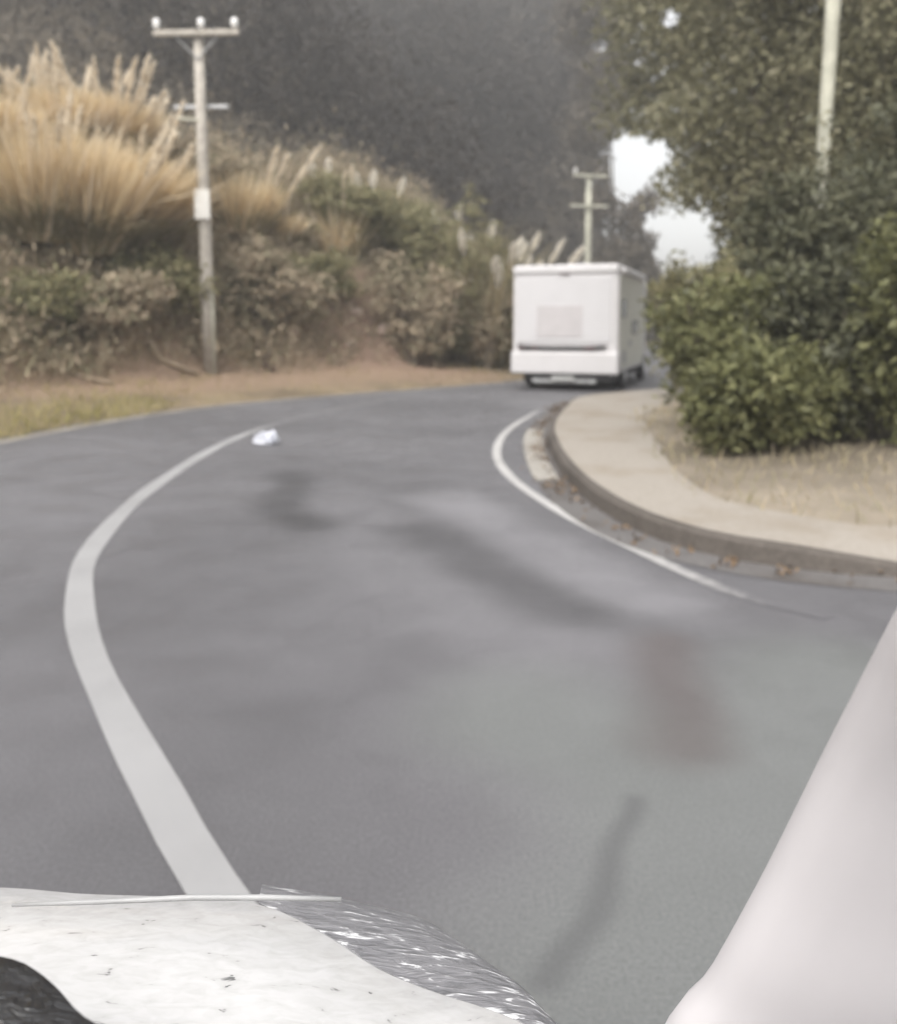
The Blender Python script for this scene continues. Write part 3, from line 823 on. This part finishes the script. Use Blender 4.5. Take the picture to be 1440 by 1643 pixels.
def tree(x, y, h, blobs, n, size, mat, label, per=16, spread=.22, trunk_r=.16, shell=.45, gaps=True, asp=.4, group='trees on the right of the road'):
    z = H1(x, y) - .1; t = empty('broadleaf_tree', (x, y, z), label, 'tree', group)
    bl = [((c[0]-x, c[1]-y, c[2]-z), r) for c, r in blobs]
    P, d = sprays(n//per, bl, per, spread, shell)
    if gaps:
        k = open_gaps(P + np.array([x, y, z]), per); P, d = P[k], d[k]
    leaf_mesh('crown', P, d, size, mat, t, asp)
    mb = MB(); fork = h*.38
    mb.tube([(0, 0, 0), (.05, .03, fork*.5), (0, 0, fork), (.1, 0, h*.75)], [trunk_r*1.25, trunk_r, trunk_r*.8, .03], 10)
    for c, r in bl:
        e = Vector(c); s_ = Vector((0, 0, fork*.8)); m = s_.lerp(e, .5) + Vector((0, 0, .25))
        mb.tube([s_, m, e], [trunk_r*.5, trunk_r*.3, .02], 7)
    mb.build('trunk', M_bark, t, True)
    return t

G_S = 'shrubs beside the footpath'
shrub(3.33, 10.5, .95, 1.0, 2.1, 10000, .055, M_green, 'yellow-green rounded shrub overhanging the footpath edge', 'roadside_shrub', 8, 'shrub', G_S)
shrub(3.3, 9.1, .8, .75, 1.1, 9000, .055, M_green, 'low dark shrub at the front of the roadside thicket', 'roadside_shrub', 8, 'shrub', G_S)
shrub(4.9, 11.0, 1.25, 1.2, 3.7, 14000, .06, M_deep, 'tall dark green shrub in the middle of the roadside thicket', 'roadside_shrub', 9, 'shrub', G_S)
shrub(4.35, 9.7, .95, .8, 2.1, 9000, .055, M_deep, 'dark blue-green shrub between the yellow-green shrub and the right end of the thicket', 'roadside_shrub', 8, 'shrub', G_S)
shrub(5.0, 8.9, 1.15, 1.0, 2.6, 11000, .055, M_green, 'dark shrub at the right of the roadside thicket with pale leaves', 'roadside_shrub', 8, 'shrub', G_S)
shrub(6.2, 10.8, 1.5, 1.2, 4.4, 13000, .06, M_deep, 'tall shrub behind at the photo\'s right border', 'roadside_shrub', 9, 'shrub', G_S)
shrub(4.75, 15.0, 1.2, 1.3, 2.6, 9000, .07, M_olive, 'pale olive shrub between the motorhome and the thicket', 'roadside_shrub', 8, 'shrub', G_S)

tree(6.6, 17.0, 8.5, [((6.3, 16.6, 5.6), (2.2, 1.8, 1.7)), ((8.2, 17.0, 6.6), (2.2, 1.8, 1.9)), ((5.4, 17.4, 7.6), (1.7, 1.6, 1.5)), ((4.4, 16.6, 5.0), (.9, 1.0, .9)), ((6.9, 16.0, 8.2), (2.2, 1.8, 1.6)), ((5.2, 16.2, 3.9), (1.3, 1.1, 1.0))],
     30000, .075, M_tree, 'loose olive tree whose crown frames the bright sky gaps', spread=.26)
tree(8.4, 14.2, 9, [((7.3, 13.8, 5.6), (1.7, 1.5, 1.7)), ((8.6, 14.2, 4.4), (1.9, 1.6, 1.8)), ((6.6, 14.0, 4.0), (1.3, 1.2, 1.2)), ((8.2, 13.2, 7.2), (2.0, 1.7, 1.6))],
     26000, .07, M_tree, 'green tree behind the pale green pole at the upper right', spread=.24)
tree(10.5, 27, 14, [((8.8, 27, 10.2), (3.2, 2.6, 2.6)), ((7.2, 26.5, 11.6), (2.4, 2.2, 2.0)), ((12, 27, 8), (3.4, 2.6, 3.0)), ((9.5, 26, 13.2), (3.6, 2.8, 2.2)), ((8.2, 27, 6.6), (1.8, 1.6, 1.5)), ((10.6, 27, 4.6), (2.6, 2.2, 2.4)), ((6.2, 26.5, 10.2), (1.8, 2, 2.2)), ((6.0, 27, 7.9), (1.2, 1.3, 1.3))],
     42000, .12, M_tree, 'big spreading tree behind the loose olive tree', spread=.4, trunk_r=.26)
tree(13.0, 68, 14, [((11.2, 68, 24.5), (3.2, 3, 2.8)), ((12.2, 68, 20), (2.3, 3, 2.6)), ((11.0, 68, 16.5), (2.0, 2.6, 2.0)), ((11.6, 68, 12), (1.9, 2.2, 3)), ((14.9, 68, 9.0), (2.2, 2, 3.3)), ((13.6, 67.5, 5.2), (3.4, 2.5, 3.4)), ((16.8, 67.5, 3.0), (2.6, 2.2, 2.4))],
     26000, .22, M_hill, 'grey-brown tree standing beyond the motorhome right of the far pole', spread=.6, trunk_r=.25)
tree(15.5, 33, 13, [((15, 33, 9), (4.4, 3, 3.4)), ((13.4, 33, 4.5), (3.2, 2.6, 3.2)), ((18, 33, 6), (4, 3, 4))],
     22000, .17, M_far, 'dark background tree behind the right-hand thicket', spread=.5, trunk_r=.26)

# ------------------------------------------------------------------ motorhome
M_gel = simple('white_gelcoat', (.50, .485, .485), .35, .03, 3, coat=.2)
M_gelside = simple('cream_side_panel', (.46, .455, .40), .4, .05, 3)
M_panel = simple('rear_panel_white', (.47, .46, .465), .4, .03, 2)
M_winpink = simple('faded_window', (.43, .408, .41), .25, .06, 3)
M_black = simple('black_rubber', (.035, .034, .036), .7, .2, 10)
M_dark = simple('dark_chassis', (.05, .048, .05), .8, .25, 8)
M_lamp = simple('dark_lamp_lens', (.09, .055, .06), .2, .1, 8, coat=.5)
M_glass = simple('tinted_glass', (.10, .105, .10), .12, .1, 5)
M_rim = simple('steel_rim', (.5, .5, .5), .4, .1, 6, metal=.7)

def motorhome():
    Yc = 20.0
    a = at(822, 600, Yc); b = at(991, 600, Yc); x0, x1 = a[0], b[0]
    TH = R(19.5); k1 = (991 - 720)/(F_PX*.9962)      # heading to the right; solve the rear width from its two corners
    W = (k1*Yc - x0)/(math.cos(TH) + k1*math.sin(TH))
    cx = x0 + W/2*math.cos(TH); Yc = Yc - W/2*math.sin(TH)
    zt = at(900, 424, Yc)[2]; zbm = at(900, 600, Yc)[2]
    t = empty('motorhome', (cx, Yc, 0), 'white motorhome driving away round the bend', 'motorhome')
    t.rotation_euler = (0, 0, -TH)
    hw = W/2; L = 6.0
    mb = MB(); mb.box(-hw, hw, 0, L-1.6, zbm+.02, zt, .09); mb.build('body', M_gel, t)
    mb = MB(); mb.box(-hw*.9, hw*.9, L-1.598, L, zbm+.02, 2.0, .2); mb.build('cab', M_gel, t)
    mb = MB(); mb.box(-hw*.96, hw*.96, L-1.597, L-.5, 2.05, zt-.05, .2); mb.build('luton_pod', M_gel, t)
    # rear face panels
    mb = MB(); mb.box(-hw+.12, hw-.16, -.02, .03, 1.08, zt-.28, .015); mb.build('rear_panel', M_panel, t)
    mb = MB(); mb.box(-hw*.52, hw*.34, -.035, -.018, 1.20, 1.92, .008); mb.build('rear_window', M_winpink, t)
    mb = MB(); mb.box(-hw+.02, hw-.02, -.05, .06, zt-.20, zt-.03, .03); mb.build('roof_cap', M_gel, t)
    mb = MB(); mb.box(-.12, .12, -.062, -.045, zt-.235, zt-.205, .004); mb.build('high_brake_light', M_lamp, t)
    mb = MB(); P = [(-hw+.14, -.035, 1.02), (-hw+.30, -.045, .975), (-hw*.3, -.05, .968), (hw*.45, -.05, .968), (hw*.70, -.045, .99), (hw*.80, -.035, 1.01)]
    mb.tube(P, [.036, .055, .044, .044, .046, .02], 6); ls = mb.build('light_strip', M_black, t, True)
    for c0, c1 in ((-hw+.17, -hw+.33), (-hw+.45, -hw+.62), (hw*.38, hw*.58)):
        s = MB(); s.box(c0, c1, -.09, -.06, .925, 1.015, .006); s.build('tail_light', M_lamp, ls)
    mb = MB(); mb.box(-hw-.015, hw+.015, -.10, .35, zbm, zbm+.50, .05); bp = mb.build('bumper', M_gel, t)
    mb = MB(); mb.box(-.26, .26, -.115, -.098, .245, .345, .004); mb.build('number_plate', simple('plate_grey', (.3, .3, .29), .5), t)
    mb = MB(); mb.box(-hw*.66, hw*.86, .08, L-.4, .22, zbm+.06, .02); mb.build('chassis', M_dark, t)
    mb = MB(); mb.box(-hw*.62, hw*.6, .02, .12, .17, .27, .02); mb.build('rear_beam', M_steel, t)
    mb = MB(); mb.tube([(hw*.4, -.02, .24), (hw*.4, .5, .24)], .035, 8); mb.build('exhaust_pipe', M_steel, t, True)
    # side
    mb = MB(); mb.box(hw, hw+.012, .14, L-1.75, zbm+.12, zt-.24, .004); mb.build('side_panel', M_gelside, t)
    mb = MB(); mb.box(hw-.02, hw+.10, .35, L-2.0, zt-.20, zt-.07, .03); mb.build('awning', M_gel, t)
    for y0, y1, za, zc in ((.30, .95, 1.65, 2.05), (2.0, 3.0, 1.25, 1.60)):
        s = MB(); s.box(hw+.010, hw+.03, y0, y1, za, zc, .008); s.build('side_window', M_glass, t)
    for y0, y1, za, zc in ((1.5, 2.0, .98, 1.12), (.5, 1.1, .62, .90)):
        s = MB(); s.box(hw+.010, hw+.022, y0, y1, za, zc, .004); s.build('vent', M_steel, t)
    for sx in (-1, 1):
        for y in (1.35, L-1.0):
            s = MB(); x = sx*(hw-.14)
            s.lathe((x-.11, y, .33), [(.20, 0), (.31, .01), (.335, .04), (.335, .18), (.31, .21), (.20, .22)], 22, 'X')
            wh = s.build('wheel', M_black, t, True)
            s = MB(); s.lathe((x + sx*.10 - .015, y, .33), [(.05, 0), (.19, .0), (.19, .03), (.05, .03)], 18, 'X'); s.build('rim', M_rim, wh, True)
    for q in (hw-.32, -hw+.03):
        s = MB(); s.box(q, q+.29, .95, .97, .14, .52, .004); s.build('mud_flap', M_black, t)
    s = MB(); s.box(-.3, .3, 1.6, 2.2, zt+.004, zt+.12, .03); s.build('roof_hatch', M_gel, t)
    s = MB(); s.tube([(hw*.9, L-1.1, 1.7), (hw+.22, L-1.0, 1.7)], .02, 6); s.box(hw+.15, hw+.33, L-1.05, L-.98, 1.48, 1.88, .03); s.build('wing_mirror', M_black, t)
motorhome()

# ------------------------------------------------------------------ litter on the road
def plastic_bag():
    import bmesh
    p = G(430, 712); bm = bmesh.new(); bmesh.ops.create_icosphere(bm, subdivisions=4, radius=1)
    for q in bm.verts:
        c = q.co.copy(); f = 1 + .25*math.sin(c.x*4 + 1)*math.sin(c.y*5) + .13*math.sin(c.z*11 + c.x*9) + .08*math.sin(c.y*17 + c.x*13)
        q.co = Vector((c.x*.13*f + .03*math.sin(c.y*6), c.y*.11*f, max(-.055, c.z*.075*f) + .055))
        if c.z > .3: q.co.z += .025*math.sin(c.x*7)*math.sin(c.y*6)
    me = bpy.data.meshes.new('plastic_bag'); bm.to_mesh(me); bm.free(); me.materials.append(simple('white_plastic', (.50, .51, .56), .35, .05, 8))
    o = bpy.data.objects.new('plastic_bag', me); C.objects.link(o); o.location = (p[0], p[1], .006)
    tag(o, 'crumpled white plastic bag lying on the road beside the centre line', 'plastic bag')
plastic_bag()

# ------------------------------------------------------------------ the car the photo is taken from
def mat_bonnet():
    m, t, b = newmat('wet_white_paint'); n = N(t); p = n.pos()
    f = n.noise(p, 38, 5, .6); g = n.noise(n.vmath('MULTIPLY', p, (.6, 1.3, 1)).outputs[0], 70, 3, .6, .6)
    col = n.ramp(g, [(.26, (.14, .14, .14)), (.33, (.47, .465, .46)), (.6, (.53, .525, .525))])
    n.link(col, b.inputs['Base Color']); b.inputs['Roughness'].default_value = .22; b.inputs['Coat Weight'].default_value = .4
    n.link(n.bump(n.noise(p, 26, 3, .5), .25, .006), b.inputs['Normal']); return m
def mat_glint(name, col, sc, strength, rough=.12, stretch=(1, 1, 1)):
    m, t, b = newmat(name); n = N(t); p = n.pos()
    mp = n.vmath('MULTIPLY', p, stretch).outputs[0]
    f = n.noise(mp, sc, 4, .6, 1.2)
    b.inputs['Base Color'].default_value = (*col, 1); b.inputs['Roughness'].default_value = rough
    b.inputs['Specular IOR Level'].default_value = .9
    n.link(n.bump(f, strength, .02), b.inputs['Normal']); return m
M_bonnet = mat_bonnet()
M_trim = simple('pale_pillar_trim', (.50, .48, .49), .55, .04, 3, bump=.02)
def mat_lens():
    """lamp behind clear glass: grey bowl with bright glints painted in as pale flecks"""
    m, t, b = newmat('headlamp_painted_glints'); n = N(t); p = n.pos()
    mp = n.vmath('MULTIPLY', p, (.45, 1.5, 1)).outputs[0]
    f = n.noise(mp, 75, 3, .6, .6); g = n.noise(p, 9, 2)
    k = n.rng(n.math('ADD', f, n.math('MULTIPLY', g, .25)), .68, .76, 0, 1)
    n.link(n.mix(k, n.ramp(f, [(.3, (.13, .13, .138)), (.55, (.20, .197, .207))]), (.6, .6, .61)), b.inputs['Base Color'])
    b.inputs['Roughness'].default_value = .35; b.inputs['Specular IOR Level'].default_value = .3
    n.link(n.bump(f, .5, .01), b.inputs['Normal']); return m
M_lens = mat_lens()
M_dash = mat_glint('dash_plastic', (.03, .03, .032), 60, .9, .22)

def G3(u, v, z): q = G(u, v, z); return Vector((q[0], q[1], z))
def own_car():
    t = empty('car', (-.75, .1, 0), 'white car the photo is taken from, wet bonnet and pale windscreen pillar', 'car')
    off = Vector(t.location)
    def put(o): 
        o.parent = t; o.matrix_parent_inverse = Matrix.Translation(-off); return o
    # bonnet: edge follows its rounded front right corner, rising gently inwards
    ed = [(-1500, 1470), (-900, 1430), (-300, 1420), (0, 1424), (130, 1434), (300, 1440), (420, 1452), (520, 1500), (600, 1552), (690, 1590), (790, 1622), (880, 1665), (960, 1740), (1000, 1860)]
    E = np.array([np.array(G3(u, v, .955)) for u, v in ed]); E = smooth(E, 70)
    cen = np.array([-.62, .12, 1.0]); V = []; Fc = []; rows = 14; n = len(E)
    for r in range(rows+1):
        s_ = (r/rows)**.8
        for i in range(n):
            q = E[i]*(1 - s_) + cen*s_
            V.append((q[0], q[1], .955 + .06*math.sin(min(1, s_*1.25)*math.pi/2) + .006*math.sin(q[0]*9)*s_))
    for r in range(rows):
        for i in range(n-1): Fc.append((r*n+i, r*n+i+1, (r+1)*n+i+1, (r+1)*n+i))
    # rolled lip and front panel
    k0 = len(V); nn = normals2(E[:, :2])*-1
    for d, z in ((.012, .945), (.016, .925), (.0, .80)):
        for i in range(n): V.append((E[i][0] + nn[i][0]*d, E[i][1] + nn[i][1]*d, z))
    for i in range(n-1): Fc.append((i+1, i, k0+i, k0+i+1))
    for r in range(2):
        for i in range(n-1): Fc.append((k0+r*n+i+1, k0+r*n+i, k0+(r+1)*n+i, k0+(r+1)*n+i+1))
    put(mesh_obj('bonnet', V, Fc, M_bonnet, None, True))
    # headlamp: dark glass wrapped round the front corner below the bonnet edge, shaped to carry painted glints
    top = [(430, 1449), (500, 1448), (570, 1453), (640, 1464), (690, 1480), (735, 1510), (790, 1560), (850, 1620), (910, 1700)]
    T = smooth(np.array([np.array(G3(u, v, .86)) for u, v in top]), 40)
    B = resample(E[(E[:, 1] > 0)], 400); V = []; Fc = []
    inner = [(415, 1448), (500, 1490), (590, 1550), (680, 1590), (780, 1622), (860, 1655), (900, 1700), (940, 1740), (985, 1800)]
    I = smooth(np.array([np.array(G3(u, v, .948)) for u, v in inner]), 40)
    for r in range(9):
        s_ = r/8
        for i in range(40):
            q = I[i]*(1-s_) + T[i]*s_; V.append((q[0], q[1], q[2] + .02*math.sin(s_*math.pi)))
    for i in range(40): V.append((T[i][0], T[i][1], .62))
    for r in range(9):
        for i in range(39): Fc.append((r*40+i, (r+1)*40+i, (r+1)*40+i+1, r*40+i+1))
    put(mesh_obj('headlamp', V, Fc, M_lens, None, True))
    # front bumper under them
    V = []; Fc = []; FE = np.vstack([E]); 
    for d, z in ((-.02, .80), (.03, .72), (.04, .45), (-.02, .30)):
        for i in range(n): V.append((E[i][0] + nn[i][0]*d, E[i][1] + nn[i][1]*d, z))
    for r in range(3):
        for i in range(n-1): Fc.append((r*n+i+1, r*n+i, (r+1)*n+i, (r+1)*n+i+1))
    put(mesh_obj('bumper', V, Fc, M_bonnet, None, True))
    # thin rod added to draw the highlight along the bonnet's far edge
    W0 = [G3(20, 1452, 1.03), G3(160, 1447, 1.035), G3(310, 1440, 1.04), G3(430, 1440, 1.04), G3(548, 1443, 1.035)]
    s = MB(); s.tube(W0, [.0014, .002, .0023, .0023, .0018], 8); put(s.build('edge_highlight_rod', simple('edge_highlight_grey', (.30, .30, .30), .5, .1, 20), None, True))
    s = MB(); s.tube([G3(330, 1446, 1.035), G3(250, 1500, 1.03), G3(120, 1580, 1.03), G3(40, 1680, 1.0)], [.003, .004, .005, .006], 8); 
    # dashboard, dark and scuffed, in the lower left corner
    top = [(-420, 1490), (-200, 1500), (0, 1534), (50, 1552), (92, 1585), (125, 1622), (170, 1646), (300, 1652), (440, 1672), (600, 1720), (760, 1760), (1000, 1790)]
    T = smooth(np.array([np.array(G3(u, v, 1.14)) for u, v in top]), 60); V = []; Fc = []
    for r in range(8):
        s_ = r/7
        for i in range(60): V.append((T[i][0]*(1-s_) + (T[i][0]*.9-.02)*s_, T[i][1]*(1-s_) + .05*s_, 1.14 + .02*math.sin(min(1, s_*3)*math.pi/2)))
    for i in range(60): V.append((T[i][0], T[i][1]-.004, 1.06))
    for r in range(7):
        for i in range(59): Fc.append((r*60+i, r*60+i+1, (r+1)*60+i+1, (r+1)*60+i))
    for i in range(59): Fc.append((8*60+i, 8*60+i+1, i+1, i))
    put(mesh_obj('dashboard', V, Fc, M_dash, None, True))
    # right windscreen pillar: a swept rounded section
    prof = [(0, -.012), (-.006, .0), (0, .012), (.012, .021), (.035, .024), (.07, .022), (.11, .014), (.15, .0), (.19, -.02)]
    path = [(1010, 1800, .60, 0), (1085, 1640, .585, 0), (1135, 1585, .575, 0), (1180, 1513, .56, 0), (1250, 1385, .54, 0), (1330, 1225, .51, 0), (1400, 1090, .475, 0), (1446, 1004, .45, 0), (1540, 830, .41, 0), (1680, 560, .36, 0)]
    Pp = [Vector(at(u, v, Y)) for u, v, Y, _ in path]
    Pp = [Vector(q) for q in smooth(np.array(Pp), 40)]
    V = []; Fc = []; k = len(prof)
    for i, p in enumerate(Pp):
        tn = (Pp[min(i+1, 39)] - Pp[max(i-1, 0)]).normalized()
        ac = Vector((1, -.25, 0)); ac = (ac - tn*ac.dot(tn)).normalized(); de = tn.cross(ac)
        if de.y > 0: de = -de
        for a_, d_ in prof: V.append(tuple(p + ac*a_ + de*d_))
    for i in range(39):
        for j in range(k-1): Fc.append((i*k+j, i*k+j+1, (i+1)*k+j+1, (i+1)*k+j))
    put(mesh_obj('windscreen_pillar', V, Fc, M_trim, None, True))
own_car()

# ------------------------------------------------------------------ haze
def haze():
    mb = MB(); mb.box(-200, 200, -40, 245, -2, 175)
    m = bpy.data.materials.new('thin_haze'); m.use_nodes = True; n = m.node_tree; n.nodes.clear()
    out = n.nodes.new('ShaderNodeOutputMaterial'); v = n.nodes.new('ShaderNodeVolumePrincipled')
    v.inputs['Color'].default_value = (.93, .92, .92, 1); v.inputs['Density'].default_value = HAZE
    v.inputs['Anisotropy'].default_value = .2
    n.links.new(v.outputs[0], out.inputs['Volume'])
    tag(mb.build('haze', m), 'thin grey haze in the air over the whole bend', 'haze', kind='stuff')
HAZE = 0.0033
haze()
